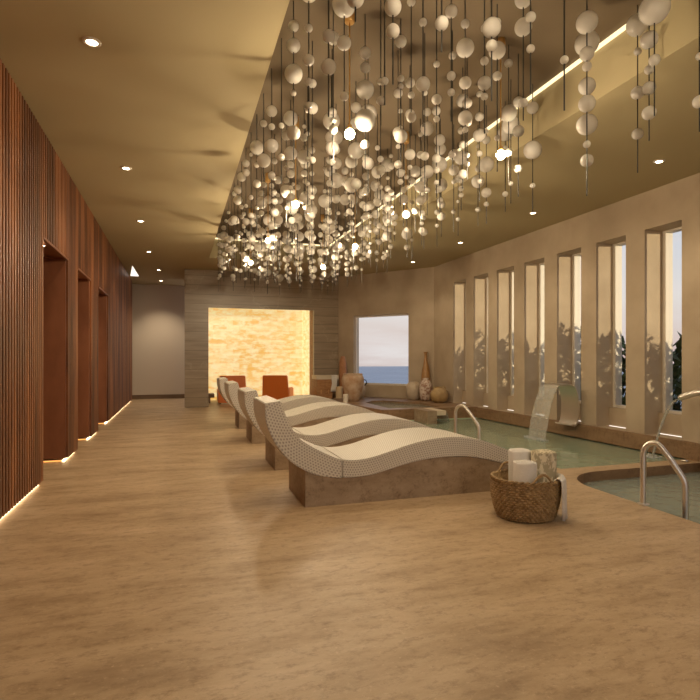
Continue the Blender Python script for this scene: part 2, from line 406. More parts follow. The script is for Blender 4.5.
# angled wall with the sea window
C0 = Vector((XW, 13.24)); C1 = Vector((4.72, 15.75)); dr = (C1-C0); LW = dr.length; ang = math.atan2(dr.y, dr.x)
Wm = Matrix.Translation((C0.x, C0.y, 0)) @ Matrix.Rotation(ang, 4, 'Z')       # local x along the wall, local -y outward
def wbox(mb, a0, a1, d0, d1, z0, z1, bev=0):
    return mb.xbox(Wm @ Matrix.Translation(((a0+a1)/2, (d0+d1)/2, (z0+z1)/2)), a1-a0, d1-d0, z1-z0, bev)
A0, A1, ZB, ZW = .245*LW, .82*LW, .60, 2.68
b = MB(); wbox(b, -.2, A0, -.3, 0, 0, ZC+.2); wbox(b, A1, LW+.05, -.3, 0, 0, ZC+.2)
wbox(b, A0, A1, -.3, 0, 0, ZB); wbox(b, A0, A1, -.3, 0, ZW, ZC+.2)
struct(b, 'wall_angled', M['plaster'])
b = MB(); wbox(b, A0+.001, A0+.03, -.20, -.12, ZB, ZW); wbox(b, A1-.02, A1-.001, -.20, -.12, ZB, ZW); wbox(b, A0+.03, A1-.02, -.20, -.12, ZB+.001, ZB+.05); wbox(b, A0+.03, A1-.02, -.20, -.12, ZW-.05, ZW-.001)
wf = struct(b, 'window_1', M['cream'])
g = MB(); wbox(g, A0+.03, A1-.02, -.165, -.155, ZB+.05, ZW-.05); g.build('window_pane', M['glass'], wf)

# raised ledge round the spa, with its sunken water
LED = [(4.3,10.96),(6.74,10.96),(6.74,13.2),(4.74,15.66),(4.45,15.66),(4.45,14.9),(4.05,14.2),(4.05,13.0)]
SPA = [(4.6,11.25),(5.9,11.25),(5.95,12.4),(5.3,13.4),(4.95,13.35),(4.6,12.85)]
b = filled(LED, [SPA], .25)
for lp in (LED, SPA):
    n = len(lp); a = [b.bm.verts.new((x, y, .25)) for x, y in lp]; c = [b.bm.verts.new((x, y, 0 if lp is LED else .005)) for x, y in lp]
    for i in range(n): b.bm.faces.new((a[i], a[(i+1) % n], c[(i+1) % n], c[i]))
a = [b.bm.verts.new((x, y, .005)) for x, y in SPA]; b.bm.faces.new(a)
struct(b, 'floor_ledge', M['kerb'])
tag(MB().prism(SPA, .14, .20).build('spa_water', M['spa_water']), 'pale water in the raised spa basin in front of the sea window', 'water', kind='stuff')

# portal wall with the onyx alcove
b = MB()
b.box(.184, .837, 15.7, 15.84, 0, ZC-.001); b.box(3.95, 4.72, 15.7, 15.84, 0, ZC-.001); b.box(.837, 3.95, 15.7, 15.84, 2.855, ZC-.001)
struct(b, 'wall_portal', M['stone'])
alc = MB().box(.3, .70, 15.841, 17.9, 0, ZC-.001).box(4.12, 4.5, 15.841, 17.9, 0, ZC-.001).box(.3, 4.5, 17.9, 18.1, 0, ZC-.001).box(.70, 4.12, 15.841, 17.9, 3.12, ZC-.001)
struct(alc, 'wall_alcove', M['white_wall'])
on = MB().box(.702, 4.05, 17.80, 17.899, .02, 3.119).box(4.05, 4.119, 16.355, 17.80, .02, 3.119)
tag(on.build('onyx_panel', M['onyx']), 'glowing amber onyx wall panel behind the two orange armchairs', 'wall panel')
struct(MB().box(3.965, 4.119, 15.842, 16.35, .001, 3.119), 'trim_6', M['oak'])
# pale wall at the far left, its skirting, and the passage beyond
struct(MB().box(-4, .3, 19.4, 19.6, 0, ZC-.001), 'wall_far', M['white_wall'])
struct(MB().box(-3.9, .29, 19.37, 19.399, 0, .14), 'baseboard_far', M['skirt'])
struct(MB().box(-4, -3.8, -3.2, 19.4, 0, ZC-.001), 'wall_passage', M['white_wall'])
struct(MB().box(-4, -1.3, -3.4, -3.2, 0, 4.6).box(6.4, 7.2, -3.4, -3.2, 0, 4.6).box(-1.3, 6.4, -3.4, -3.2, 3.5, 4.6), 'wall_back', M['plaster'])  # unseen wall, its wide opening shaped to let sky light in
struct(MB().box(7.0, 7.2, -16, -3.4, -.3, 4.6), 'wall_sun_blocker', M['plaster'])  # added out of view to keep low sun off the back opening
struct(MB().box(-8, 7.0, -16, -3.4, -.1, -.001), 'floor_terrace', M['floor'])
struct(MB().prism([(-1.18, 15.6), (-1.14, 17.5), (-1.38, 17.5)], ZC-.010, ZC-.001), 'trim_7', M['led_white'])

# left wall: vertical walnut slats with three deep openings
XL = -1.41
segs = [(-3.1, 6.62), (7.98, 8.74), (9.97, 10.94), (12.3, 18.6)]
nich = [(6.62, 7.98), (8.74, 9.97), (10.94, 12.3)]
b = MB()
for y0, y1 in segs: b.box(-2.7, XL-.03, y0, y1, .05, ZC-.002)
for y0, y1 in nich:
    b.box(-2.7, XL-.03, y0, y1, 2.745, ZC-.002); b.box(-2.9, -2.7, y0, y1, .0, ZC-.002)
wl = struct(b, 'wall_left', M['panel'])
sl = MB(); y = -3.05
while y < 18.57:
    nn = next(((a, c) for a, c in nich if y+.05 > a and y < c), None)
    z0 = 2.745 if nn else .05
    sl.box(XL-.03, XL, y, y+.048, z0, ZC-.012)
    y += .085
sl.build('slat_cladding', M['slat'], wl)
for y0, y1 in nich: MB().box(XL-.031, XL+.004, y0, y1, 2.715, 2.744).build('opening_edge', M['panel'], wl)
for i, (y0, y1) in enumerate(segs): strip('trim_%d' % (8+i), M['led'], XL-.075, XL-.045, y0+.01, y1-.01, .004, .022)
for i, (y0, y1) in enumerate(nich): strip('trim_%d' % (12+i), M['led_amber'], -2.6, XL-.08, y1+.025, y1+.04, .004, .02)

# ------------------------------------------------------------------ lights in the ceiling
def downlight(name, loc, label, group, power, r=.06, angle=110):
    t = empty(name, loc, label, 'ceiling light', group)
    MB().lathe([(r*.72, -.001), (r*.72, -.010), (r, -.012), (r*1.15, -.006), (r*1.18, -.001)], 28).build('trim_ring', M['cream'], t, smooth=True)
    MB().lathe([(0, -.006), (r*.70, -.006)], 28).build('lens', M['lens'], t)
    lamp('downlight_beam', 'SPOT', (0,0,-.03), power, t, .04, angle=angle)
    return t
nm = ['nearest the camera', 'second from the camera', 'third from the camera', 'fourth from the camera', 'farthest, before the pale end wall']
for i, Y in enumerate((-1.15, 1.75, 4.65, 7.6, 10.45, 13.4, 16.1, 18.3)):  # first two are out of frame, added to light the rear
    k = max(0, i-2)
    lb = 'small glowing recessed downlight above the slatted wall walkway, ' + (['near end, row running on unseen', 'second nearest', 'third nearest', 'fourth nearest', 'last but one', 'last in the row'][k])
    downlight('recessed_downlight', (-.65 if Y < 15 else -.52, Y, ZC), lb, 'downlights along the walkway ceiling', 170 if Y > 18 else (66 if Y > 3 else 25))
for i, Y in enumerate((.2, 2.7, 5.23, 7.76, 10.25, 12.7)):  # row carried on unseen: first two added for the rear lighting
    k = max(0, i-2)
    lb = 'faint recessed downlight over the pool beside the slot windows, ' + ['near end, row running on unseen', 'second nearest', 'third nearest', 'farthest, near the room corner'][k]
    downlight('recessed_downlight', (5.86, Y, ZC), lb, 'downlights over the pool', 46 if Y > 3 else 20)
for Y, wd in ((7.0, 'nearest'), (9.15, 'middle'), (11.4, 'farthest')):
    t = empty('niche_downlight', (-1.50, Y, 2.714), 'tiny spot light in the top of the %s opening in the walnut wall' % wd, 'ceiling light', 'spots in the wall openings')
    MB().lathe([(.02, -.001), (.032, -.006), (.036, -.001)], 20).build('trim_ring', M['cream'], t, smooth=True)
    MB().lathe([(0, -.003), (.02, -.003)], 20).build('lens', M['lens'], t)
    lamp('niche_beam', 'SPOT', (-.2, 0, -.02), 22, t, .03, angle=120)

# ------------------------------------------------------------------ globe strands and pendant lamps
lamps = [(x, y) for y in (4.35, 6.55, 8.7, 10.85, 2.2, .05, -2.1) for x in (1.41, 2.92)]  # last three rows are unseen, added as fill from behind
rowname = ['near end, row running on unseen', 'second nearest in view', 'third nearest in view', 'farthest', 'unseen added fill just behind the view', 'unseen added fill over the camera', 'hindmost unseen added fill']
for i, (x, y) in enumerate(lamps):
    t = empty('pendant_lamp', (x, y, ZU), 'lit brass-stemmed lamp among the globes, %s in the %s row' % (rowname[i//2], 'left' if i % 2 == 0 else 'right'), 'pendant lamp', 'brass pendant lamps among the globes')
    MB().lathe([(0, 0), (.042, 0), (.045, -.01), (.045, -.13), (.038, -.14), (0, -.14)], 24).build('canopy', M['brass'], t, smooth=True)
    MB().tube([(0,0,-.14), (0,0,-1.03)], .006, 8).build('stem', M['brass'], t)
    sk = MB().lathe([(0,-1.02), (.018,-1.02), (.02,-1.05), (.012,-1.06)], 16).build('socket', M['brass'], t, smooth=True)
    MB().lathe([(0,-1.055)] + [(.044*math.sin(a), -1.099+.044*math.cos(a)) for a in [PI*k/10 for k in range(1, 10)]] + [(0,-1.143)], 16).build('bulb', M['bulb'], sk, smooth='all')
    lamp('lamp_glow', 'POINT', (0,0,-1.20), 54 if y > 3 else 20, t, .05)

gb = MB(); bmesh.ops.create_icosphere(gb.bm, subdivisions=3, radius=1); g0 = gb.build('globe', M['globe'], smooth='all')
rb = MB(); rb.tube([(0,0,0), (0,0,-1)], 1, 8); r0 = rb.build('rod', M['black'], smooth=True)
first = [True]
def strand(x, y, globes, zend, label, group):
    t = empty('globe_strand', (x, y, ZU), label, 'hanging globes', group)
    if first[0]: r, = (r0,)
    else: r = r0.copy(); COL.objects.link(r)
    r.parent = t; r.scale = (.0048, .0048, ZU-zend)
    for k, (z, rad) in enumerate(globes):
        if first[0] and k == 0: g = g0
        else: g = g0.copy(); COL.objects.link(g)
        g.parent = t; g.location = (0, 0, z-ZU); g.scale = (rad,)*3
    first[0] = False
def rnd_globes(zlo, zhi, n):
    r0_ = random.choice((.026, .03, .034, .04, .05, .06)); out = [(zlo+random.uniform(.03, .16)+r0_, r0_)]
    tries = 0
    while len(out) < n and tries < 60:
        tries += 1
        rad = random.choice((.026, .03, .034, .04, .045, .05, .055, .065, .075, .085, .095)) * random.uniform(.92, 1.06)
        z = random.uniform(zlo+rad, zhi-rad)
        if all(abs(z-q) > rad+rr+.012 for q, rr in out): out.append((z, rad))
    out.sort(); return out
xs = [.935 + .277*i for i in range(11)]
placed = []
for j in range(20):
    Y = 2.78 + .55*j
    for i, X in enumerate(xs):
        if (j < 2 and i > 5) or (j == 2 and i > 6) or (j == 3 and i > 8): continue
        x = X if i == 0 else X + random.uniform(-.05, .05) + (.10 if j % 2 and i < 10 else 0)
        yy = Y if i == 0 else Y + random.uniform(-.09, .09)
        while any(math.hypot(x-a, yy-c) < .13 for a, c in lamps): x += .04
        tr = 0
        while any(math.hypot(x-a, yy-c) < .20 for a, c in placed) and tr < 80:
            tr += 1; x = X + random.uniform(-.1, .1); yy = Y + random.uniform(-.18, .18)
            if any(math.hypot(x-a, yy-c) < .13 for a, c in lamps): x += .0
        if any(math.hypot(x-a, yy-c) < .13 for a, c in lamps) or x > 3.76: x -= .15
        placed.append((x, yy))
        n = random.choice((2, 3, 3, 4, 5)) if j < 5 else random.choice((3, 4, 4, 5, 6)); gl = rnd_globes(3.20, ZU-.12, n)
        zend = gl[0][0]-gl[0][1]-random.uniform(.08, .30)
        big = max(range(len(gl)), key=lambda q: gl[q][1]); bp = 'lowest' if big == 0 else ('topmost' if big == len(gl)-1 else 'in its middle')
        sz = 'large' if gl[big][1] > .08 else ('middling' if gl[big][1] > .06 else 'small')
        cw = {2: 'two', 3: 'three', 4: 'four', 5: 'five', 6: 'six'}[len(gl)]
        dist = 'near' if j < 5 else ('midway' if j < 12 else 'far')
        ff = {'lowest': '%s globe lowest' % sz, 'topmost': '%s globe topmost' % sz, 'in its middle': '%s globe in middle' % sz}[bp]
        if i == 0: lb, gr = '%s strand on the left edge, %s white globes, %s' % (dist, cw, ff), 'globe strands along the left edge'
        elif i == 10: lb, gr = '%s strand on the right edge, %s white globes, %s' % (dist, cw, ff), 'globe strands along the right edge'
        elif j > 16: lb, gr = 'strand before the stone portal, %s white globes, %s' % (cw, ff), 'globe strands at the far end'
        elif j < 5: lb, gr = 'strand at the near %s, %s white globes, %s' % ('left' if i < 4 else ('middle' if i < 7 else 'right'), cw, ff), 'globe strands in the near rows'
        else: lb, gr = '%s %s strand, %s white globes, %s' % (dist, 'left' if i < 4 else ('central' if i < 7 else 'right'), cw, ff), 'globe strands in the middle rows'
        if gl[0][0]-gl[0][1]-zend > .19: lb += ', long tail'
        strand(x, yy, gl, max(zend, 2.85), lb, gr)
# the separate strands near the right edge, standing clear of the cluster
def rs(f, l): return [(1.4+(z-1.4)*f, r*f) for z, r in l]
for x, y, gl, ze, lb in (
    (3.35, 3.71, [(4.11,.100),(3.74,.071),(3.41,.087),(3.10,.055)], 2.86, 'clear standing strand with one big white globe, left of the three close strands'),
    (3.12, 3.455, rs(.931, [(4.29,.090),(4.02,.06),(3.91,.040),(3.59,.071),(3.24,.032)]), 2.70, 'strand of white globes just in front of the clear standing one, overlapping it'),
    (3.755, 3.565, rs(1.04, [(4.15,.088),(3.93,.030),(3.59,.053),(3.25,.046)]), 2.99, 'left one of the three close strands near the right edge, longest rod'),
    (3.55, 3.26, rs(.98, [(3.97,.067),(3.73,.037),(3.58,.052),(3.38,.055)]), 3.12, 'middle one of the three close strands near the right edge'),
    (3.35, 3.03, rs(.925, [(4.19,.115),(3.78,.044)]), 3.19, 'very large white globe above a small one, rightmost of the three close strands'),
    (3.62, 2.89, [(3.60,.027),(3.27,.047)], 3.05, 'strand of two small white globes at the very right edge of the view')):
    strand(x, y, sorted(gl), ze, lb, 'separate globe strands at the right')

# ------------------------------------------------------------------ tiled loungers
from math import sin, cos
LOW = [(.757,.985),(.766,.82),(.835,.64),(.965,.468),(1.119,.353),(1.284,.285),(1.46,.257),(1.62,.252),(1.80,.265),(1.961,.302),(2.181,.352),(2.40,.383),(2.639,.392),(2.878,.375),(3.122,.325),(3.36,.258),(3.56,.20)]
UPP = [(.904,1.006),(.946,.876),(1.005,.75),(1.09,.64),(1.217,.556),(1.351,.487),(1.46,.44),(1.62,.418),(1.80,.437),(1.998,.488),(2.219,.545),(2.446,.583),(2.718,.590),(2.999,.545),(3.20,.475),(3.40,.395),(3.60,.31)]
def smooth_line(P, n=5):
    out = []
    for i in range(len(P)-1):
        p0 = P[max(i-1,0)]; p1 = P[i]; p2 = P[i+1]; p3 = P[min(i+2,len(P)-1)]
        for k in range(n):
            t = k/n
            out.append(tuple(.5*((2*p1[a]) + (-p0[a]+p2[a])*t + (2*p0[a]-5*p1[a]+4*p2[a]-p3[a])*t*t + (-p0[a]+3*p1[a]-3*p2[a]+p3[a])*t**3) for a in (0,1)))
    out.append(P[-1]); return out
lo, up = smooth_line(LOW), smooth_line(UPP)
WL = .80
def slab(i0, i1, name, parent):
    bm = bmesh.new(); uvl = bm.loops.layers.uv.new('UVMap')
    l = lo[i0:i1+1]; u = up[i0:i1+1]; n = len(l)
    s_ = [0]
    for a, b in zip(up, up[1:]): s_.append(s_[-1]+math.hypot(b[0]-a[0], b[1]-a[1]))
    s_ = s_[i0:i1+1]
    V = {}
    def v(side, k, y):
        key = (side, k, y)
        if key not in V:
            p = (l if side == 'l' else u)[k]; V[key] = bm.verts.new((p[0], y, p[1]))
        return V[key]
    def face(vs, uvs):
        f = bm.faces.new(vs)
        for lp, q in zip(f.loops, uvs): lp[uvl].uv = q
    for k in range(n-1):
        h0 = math.hypot(u[k][0]-l[k][0], u[k][1]-l[k][1]); h1 = math.hypot(u[k+1][0]-l[k+1][0], u[k+1][1]-l[k+1][1])
        face([v('u',k,0),v('u',k+1,0),v('u',k+1,WL),v('u',k,WL)], [(s_[k],0),(s_[k+1],0),(s_[k+1],WL),(s_[k],WL)])
        face([v('l',k,0),v('l',k,WL),v('l',k+1,WL),v('l',k+1,0)], [(s_[k],0),(s_[k],WL),(s_[k+1],WL),(s_[k+1],0)])
        face([v('l',k,0),v('l',k+1,0),v('u',k+1,0),v('u',k,0)], [(s_[k],-h0),(s_[k+1],-h1),(s_[k+1],0),(s_[k],0)])
        face([v('l',k,WL),v('u',k,WL),v('u',k+1,WL),v('l',k+1,WL)], [(s_[k],WL+h0),(s_[k],WL),(s_[k+1],WL),(s_[k+1],WL+h1)])
    for k in (0, n-1):
        h = math.hypot(u[k][0]-l[k][0], u[k][1]-l[k][1])
        face([v('l',k,0),v('u',k,0),v('u',k,WL),v('l',k,WL)], [(0,0),(h,0),(h,WL),(0,WL)])
    bmesh.ops.recalc_face_normals(bm, faces=bm.faces)
    ed = [e_ for e_ in bm.edges if len(e_.link_faces) == 2 and e_.calc_face_angle() > .9]
    bmesh.ops.bevel(bm, geom=ed, offset=.008, segments=2, affect='EDGES')
    me = bpy.data.meshes.new(name); bm.to_mesh(me); bm.free(); me.materials.append(M['mosaic'])
    for p in me.polygons: p.use_smooth = True
    me.set_sharp_from_angle(angle=math.radians(50))
    o = bpy.data.objects.new(name, me); COL.objects.link(o); o.parent = parent
    # loungers' own coordinates start at x=0 for the head of the slab
    me.transform(Matrix.Translation((-.757, 0, 0))); return o
def base(parent):
    b = MB(); bm = b.bm; x0, x1 = 1.135, 3.45
    T = [p for p in lo if x0 < p[0] < x1]
    def zi(x):
        for a, c in zip(lo, lo[1:]):
            if a[0] <= x <= c[0]: return a[1]+(c[1]-a[1])*(x-a[0])/(c[0]-a[0])
    T = [(x0, zi(x0))] + T + [(x1, zi(x1))]; T = [(x, z-.003) for x, z in T]
    for ya, yb in ((.012, WL-.012),):
        f = [bm.verts.new((x, ya, z)) for x, z in T]; g = [bm.verts.new((x, yb, z)) for x, z in T]
        fb = [bm.verts.new((x, ya, 0)) for x, z in T]; gb_ = [bm.verts.new((x, yb, 0)) for x, z in T]
        for i in range(len(T)-1):
            bm.faces.new((f[i], f[i+1], g[i+1], g[i])); bm.faces.new((fb[i], fb[i+1], f[i+1], f[i]))
            bm.faces.new((gb_[i], g[i], g[i+1], gb_[i+1])); bm.faces.new((fb[i], gb_[i], gb_[i+1], fb[i+1]))
        bm.faces.new((fb[0], f[0], g[0], gb_[0])); bm.faces.new((fb[-1], gb_[-1], g[-1], f[-1]))
    bmesh.ops.translate(bm, verts=bm.verts, vec=(-.757, 0, 0))
    return b.build('stone_base', M['base'], parent)
lab = ['tiled heated stone lounger nearest the camera, mosaic wave on a travertine block',
       'tiled stone lounger second from the camera, right behind the nearest one',
       'tiled stone lounger third from the camera, second to last of the row',
       'tiled stone lounger farthest from the camera, in front of the orange armchairs']
t0_ = empty('mosaic_lounger', (.757, 4.83, 0), lab[0], 'lounger', 'stone loungers in a row')
base(t0_); split = min(range(len(lo)), key=lambda i: abs(lo[i][0]-1.50))
a_ = slab(0, split, 'backrest', t0_); c_ = slab(split, len(lo)-1, 'seat', t0_); c_.location.x = .006
for Y, lb in zip((6.55, 8.7, 10.62), lab[1:]):
    t = copy_tree(t0_); t.location = (.775, Y, 0); t['label'] = lb

# ------------------------------------------------------------------ basket and towels
BX, BY = 2.93, 3.99
bt = empty('wicker_basket', (BX, BY, 0), 'round woven brown wicker basket full of towels on the floor by the nearest lounger', 'basket')
bm = bmesh.new(); NC, NR = 336, 96
def rad(z): return .248 + .050*math.sin(min(1, z/.33)*PI*.62) - .012*math.exp(-z/.02)
H_ = .335; rings = []
for i in range(NR+1):
    z = .004 + H_*i/NR; ring = []
    row = i//6; t_ = (i % 6)/6
    for k in range(NC):
        a = 2*PI*k/NC
        r = rad(z) - .010 + .020*(.5+.5*sin(42*a + (PI if row % 2 else 0)))*sin(PI*t_)
        ring.append(bm.verts.new((r*cos(a), r*sin(a)*.97, z)))
    rings.append(ring)
for a, b in zip(rings, rings[1:]):
    for k in range(NC): bm.faces.new((a[k], a[(k+1) % NC], b[(k+1) % NC], b[k]))
inner = []
for z in (H_, .2, .02):
    inner.append([bm.verts.new(((rad(z)-.02)*cos(2*PI*k/NC), (rad(z)-.02)*sin(2*PI*k/NC)*.97, z)) for k in range(NC)])
pv = rings[-1]
for ring in inner:
    for k in range(NC): bm.faces.new((pv[k], pv[(k+1) % NC], ring[(k+1) % NC], ring[k]))
    pv = ring
bm.faces.new(inner[-1]); bm.faces.new(rings[0][::-1])
b = MB(); b.bm.free(); b.bm = bm; b.build('woven_body', M['wicker'], bt, smooth='all')
b = MB()
for ph in (0, PI):
    b.tube([((rad(.34)-.006+.009*cos(20*a+ph))*cos(a), (rad(.34)-.006+.009*cos(20*a+ph))*sin(a)*.97, .345+.009*sin(20*a+ph)) for a in [2*PI*k/240 for k in range(241)]], .009, 6)
b.build('braided_rim', M['wicker'], bt, smooth='all')
for s0 in (-PI/2-.10, PI/2):
    h = MB()
    for ph in (0, PI):
        pts = []
        for k in range(41):
            u_ = k/40; a = s0 + (u_-.5)*.62; z = .345 + .078*sin(PI*u_)**.9; r = rad(.34)-.004+.005*cos(14*u_*PI+ph)
            pts.append((r*cos(a), r*sin(a)*.97, z+.005*sin(14*u_*PI+ph)))
        h.tube(pts, .008, 6)
    h.build('handle', M['wicker'], bt, smooth='all')
def rolled(name, x, y, z0, r, hgt, m, label, turns=5, tilt=(0,0), ph=0):
    b = MB(); bm = b.bm; n = 34*turns; th = r/turns
    prof = [(1,0),(.6,.006)]
    cols = []
    for k in range(n+1):
        a = ph + 2*PI*turns*k/n; ro = max(.004, r*(k/n)); 
        rin = max(.001, ro-th*.93) if k > 34 else .0015
        c = []
        top = hgt - .012*(ro/r)**3 + .002*sin(a*3)
        for rr, zz in ((rin, 0), (ro-.002, 0), (ro, .008), (ro, top-.012), (ro-th*.18, top-.002), ((ro+rin)/2, top+.001), (rin+th*.1, top-.004), (rin, top-.014)):
            c.append(bm.verts.new((max(rr,.001)*cos(a), max(rr,.001)*sin(a), zz)))
        cols.append(c)
    for a, c in zip(cols, cols[1:]):
        for q in range(8): bm.faces.new((a[q], c[q], c[(q+1) % 8], a[(q+1) % 8]))
    bm.faces.new(cols[0]); bm.faces.new(cols[-1][::-1])
    o = b.build(name, m, smooth=True); o.location = (x, y, z0); o.rotation_euler = (tilt[0], tilt[1], 0)
    return tag(o, label, 'towel', 'towels in the basket')
rolled('rolled_towel', 2.965, 4.125, .03, .112, .54, M['towel'], 'taller plain white rolled towel standing at the back left in the basket', ph=1)
rolled('rolled_towel', 2.85, 3.895, .03, .115, .48, M['towel'], 'shorter plain white rolled towel standing at the front left in the basket', ph=2)
rolled('rolled_towel', 3.09, 3.955, .03, .118, .55, M['towel_pat'], 'beige patterned rolled towel standing at the right in the basket', ph=.5)
# white cloth hanging over the right rim
b = MB(); bm = b.bm; ths = [-1.12+.80*k/14 for k in range(15)]
prof = [(-.055,.22),(-.045,.30),(-.035,.352),(-.012,.372),(.014,.368),(.028,.345),(.030,.25),(.030,.14),(.036,.03)]
g = []
for kx, a in enumerate(ths):
    col_ = []
    for q, (dr_, z) in enumerate(prof):
        f = .006*sin(kx*1.3)*(q/8); r = .300 + dr_ + f
        col_.append(bm.verts.new((r*cos(a), r*sin(a), z - .02*(kx/14)*(q > 6))))
    g.append(col_)
for a, c in zip(g, g[1:]):
    for q in range(len(prof)-1): bm.faces.new((a[q], c[q], c[q+1], a[q+1]))
o = b.build('hand_towel', M['towel'], smooth='all'); md = o.modifiers.new('th', 'SOLIDIFY'); md.thickness = .008; md.offset = 1
o.location = (BX, BY, 0); tag(o, 'white hand towel hanging over the right side of the wicker basket', 'towel', 'towels in the basket')

# ------------------------------------------------------------------ pool handrails
def rail(x, y, dx, dy, label):
    t = empty('pool_handrail', (x, y, 0), label, 'handrail', 'steel pool handrails')
    P = [(0,0,.0),(0,0,.36)]
    c = []
    for k in range(13):                       # rounded top
        a = PI - (PI*.72)*k/12; c.append((.115+.115*cos(a), .46+.135*sin(a)))
    u0 = [(0, .42)] + c + [(.62, .475), (.80, .378), (.90, .322), (.96, .285), (.99, .245), (1.0, .19), (1.0, -.45)]
    pts = [(0,0,.0),(0,0,.2)]
    Lh = math.hypot(dx, dy)
    out = [(0,0,.004),(0,0,.25)]
    for q, z in u0: 
        q2 = q*Lh if q > .3 else q*.9*Lh/.40
        out.append((dx/Lh*q2, dy/Lh*q2, z))
    MB().tube(out, .027, 16).build('rail_tube', M['steel'], t, smooth=True)
    MB().lathe([(0,.001),(.055,.001),(.055,.006),(.03,.012),(0,.012)], 24).build('floor_flange', M['steel'], t, smooth=True)
    return t
rail(4.245, 3.965, .175, -.30, 'brushed steel handrail of the small near pool at the right edge of the deck')
rail(4.54, 8.10, .18, -.46, 'brushed steel handrail of the long green pool, beyond the nearest lounger')

# ------------------------------------------------------------------ water blade, its sheet, second spout
t = empty('waterfall_spout', (6.516, 7.57, .24), 'wide curved steel waterfall blade pouring a sheet of water into the green pool', 'waterfall spout')
pr = [(.0,-.02),(.055,-.035),(.10,-.02),(.135,.05),(.155,.17),(.16,.32),(.15,.46),(.125,.57),(.085,.65),(.03,.695),(-.04,.712),(-.12,.708),(-.21,.700)]
pr = smooth_line(pr, 4)
MB().sheet(pr, 'y', 0, .44, .022).build('curved_blade', M['steel'], t, smooth=True)
MB().box(.172, .233, .12, .32, .02, .30, .004).build('wall_plate', M['steel'], t)
def fall(name, pts_fn, label, n=26, mfn=10):
    b = MB(); bm = b.bm; g = []
    for i in range(n+1):
        g.append([bm.verts.new(pts_fn(i/n, k/mfn)) for k in range(mfn+1)])
    for a, c in zip(g, g[1:]):
        for k in range(mfn): bm.faces.new((a[k], a[k+1], c[k+1], c[k]))
    o = b.build(name, M['fall'], smooth='all'); md = o.modifiers.new('th', 'SOLIDIFY'); md.thickness = .006
    return tag(o, label, 'water')
random.seed(5)
fall('falling_water', lambda u, w_: (6.285-.34*u+.012*sin(w_*23+u*9)*u, 7.58+.42*w_+(.5-w_)*-.03*u, .93-.945*u*u-.0*u), 'sheet of water falling from the wide steel blade into the green pool', 30, 24)
def foam(name, cx_, cy_, rx, ry, n, label):
    b = MB()
    for i in range(n):
        a = random.uniform(0, 2*PI); q = math.sqrt(random.random()); r = random.uniform(.006, .022)
        bmesh.ops.create_icosphere(b.bm, subdivisions=1, radius=r, matrix=Matrix.Translation((cx_+rx*q*cos(a), cy_+ry*q*sin(a), -.015+random.uniform(0, .02))))
    return tag(b.build(name, M['foam'], smooth='all'), label, 'foam', kind='stuff')
foam('splash_foam', 5.94, 7.79, .10, .30, 200, 'splash where the wide water sheet meets the green pool')
b = MB()
for i in range(1000):
    u = random.uniform(.25, 1); w_ = random.random(); r = random.uniform(.003, .009)
    bmesh.ops.create_icosphere(b.bm, subdivisions=1, radius=r, matrix=Matrix.Translation((6.285-.34*u+random.uniform(-.02,.03), 7.57+.44*w_, .93-.945*u*u)))
tag(b.build('water_drops', M['foam'], smooth='all'), 'drops sparkling in the wide falling sheet', 'water', kind='stuff')

t = empty('pool_spout', (6.58, 4.90, .24), 'curved steel spout at the right edge pouring a thin stream of water', 'water spout')
sp_ = smooth_line([(0,0),(.0,.25),(.02,.45),(.07,.60),(.17,.69),(.30,.705),(.42,.67),(.55,.615)], 4)
MB().tube([(-.12*(q/.55)**1.2 if q > 0 else 0, q, z) for q, z in sp_], [.045]*(len(sp_)-1)+[.032], 16, ).build('spout_tube', M['steel'], t, smooth=True)
MB().lathe([(0,.001),(.085,.001),(.085,.01),(.05,.022),(0,.022)], 24).build('base_flange', M['steel'], t, smooth=True)
fall('falling_water', lambda u, w_: (6.465-.05*u+.025*cos(2*PI*w_)*(1-.3*u), 5.44+.40*u+.025*sin(2*PI*w_)*(1-.3*u), .845+.0*u-.86*u*u-.02*u), 'thin curved stream of water falling from the right spout', 26, 10)
foam('splash_foam', 6.42, 5.86, .11, .14, 90, 'small splash under the thin stream of water')
t = MB().lathe([(0,.001),(.05,.001),(.055,.012),(.045,.022),(0,.024)], 24).build('deck_fitting', M['steel'], smooth=True); t.location = (6.52, 5.42, 0)
tag(t, 'small round steel fitting on the stone strip between the two pools', 'pool fitting')

# spa weir block
t = empty('weir_block', (5.085, 10.27, 0), 'low stone block with a flat spill lip at the far end of the green pool', 'stone block')
MB().box(0, .22, 0, .685, -1.09, .262, .004).build('block_body', M['base'], t)
MB().box(.221, .44, .0, .685, .16, .262, .004).build('spill_lip', M['counter'], t)
fall('falling_water', lambda u, w_: (5.527+.12*u, 10.32+.55*w_, .255-.27*u*u), 'little sheet of water spilling off the stone lip at the far end', 12, 8)

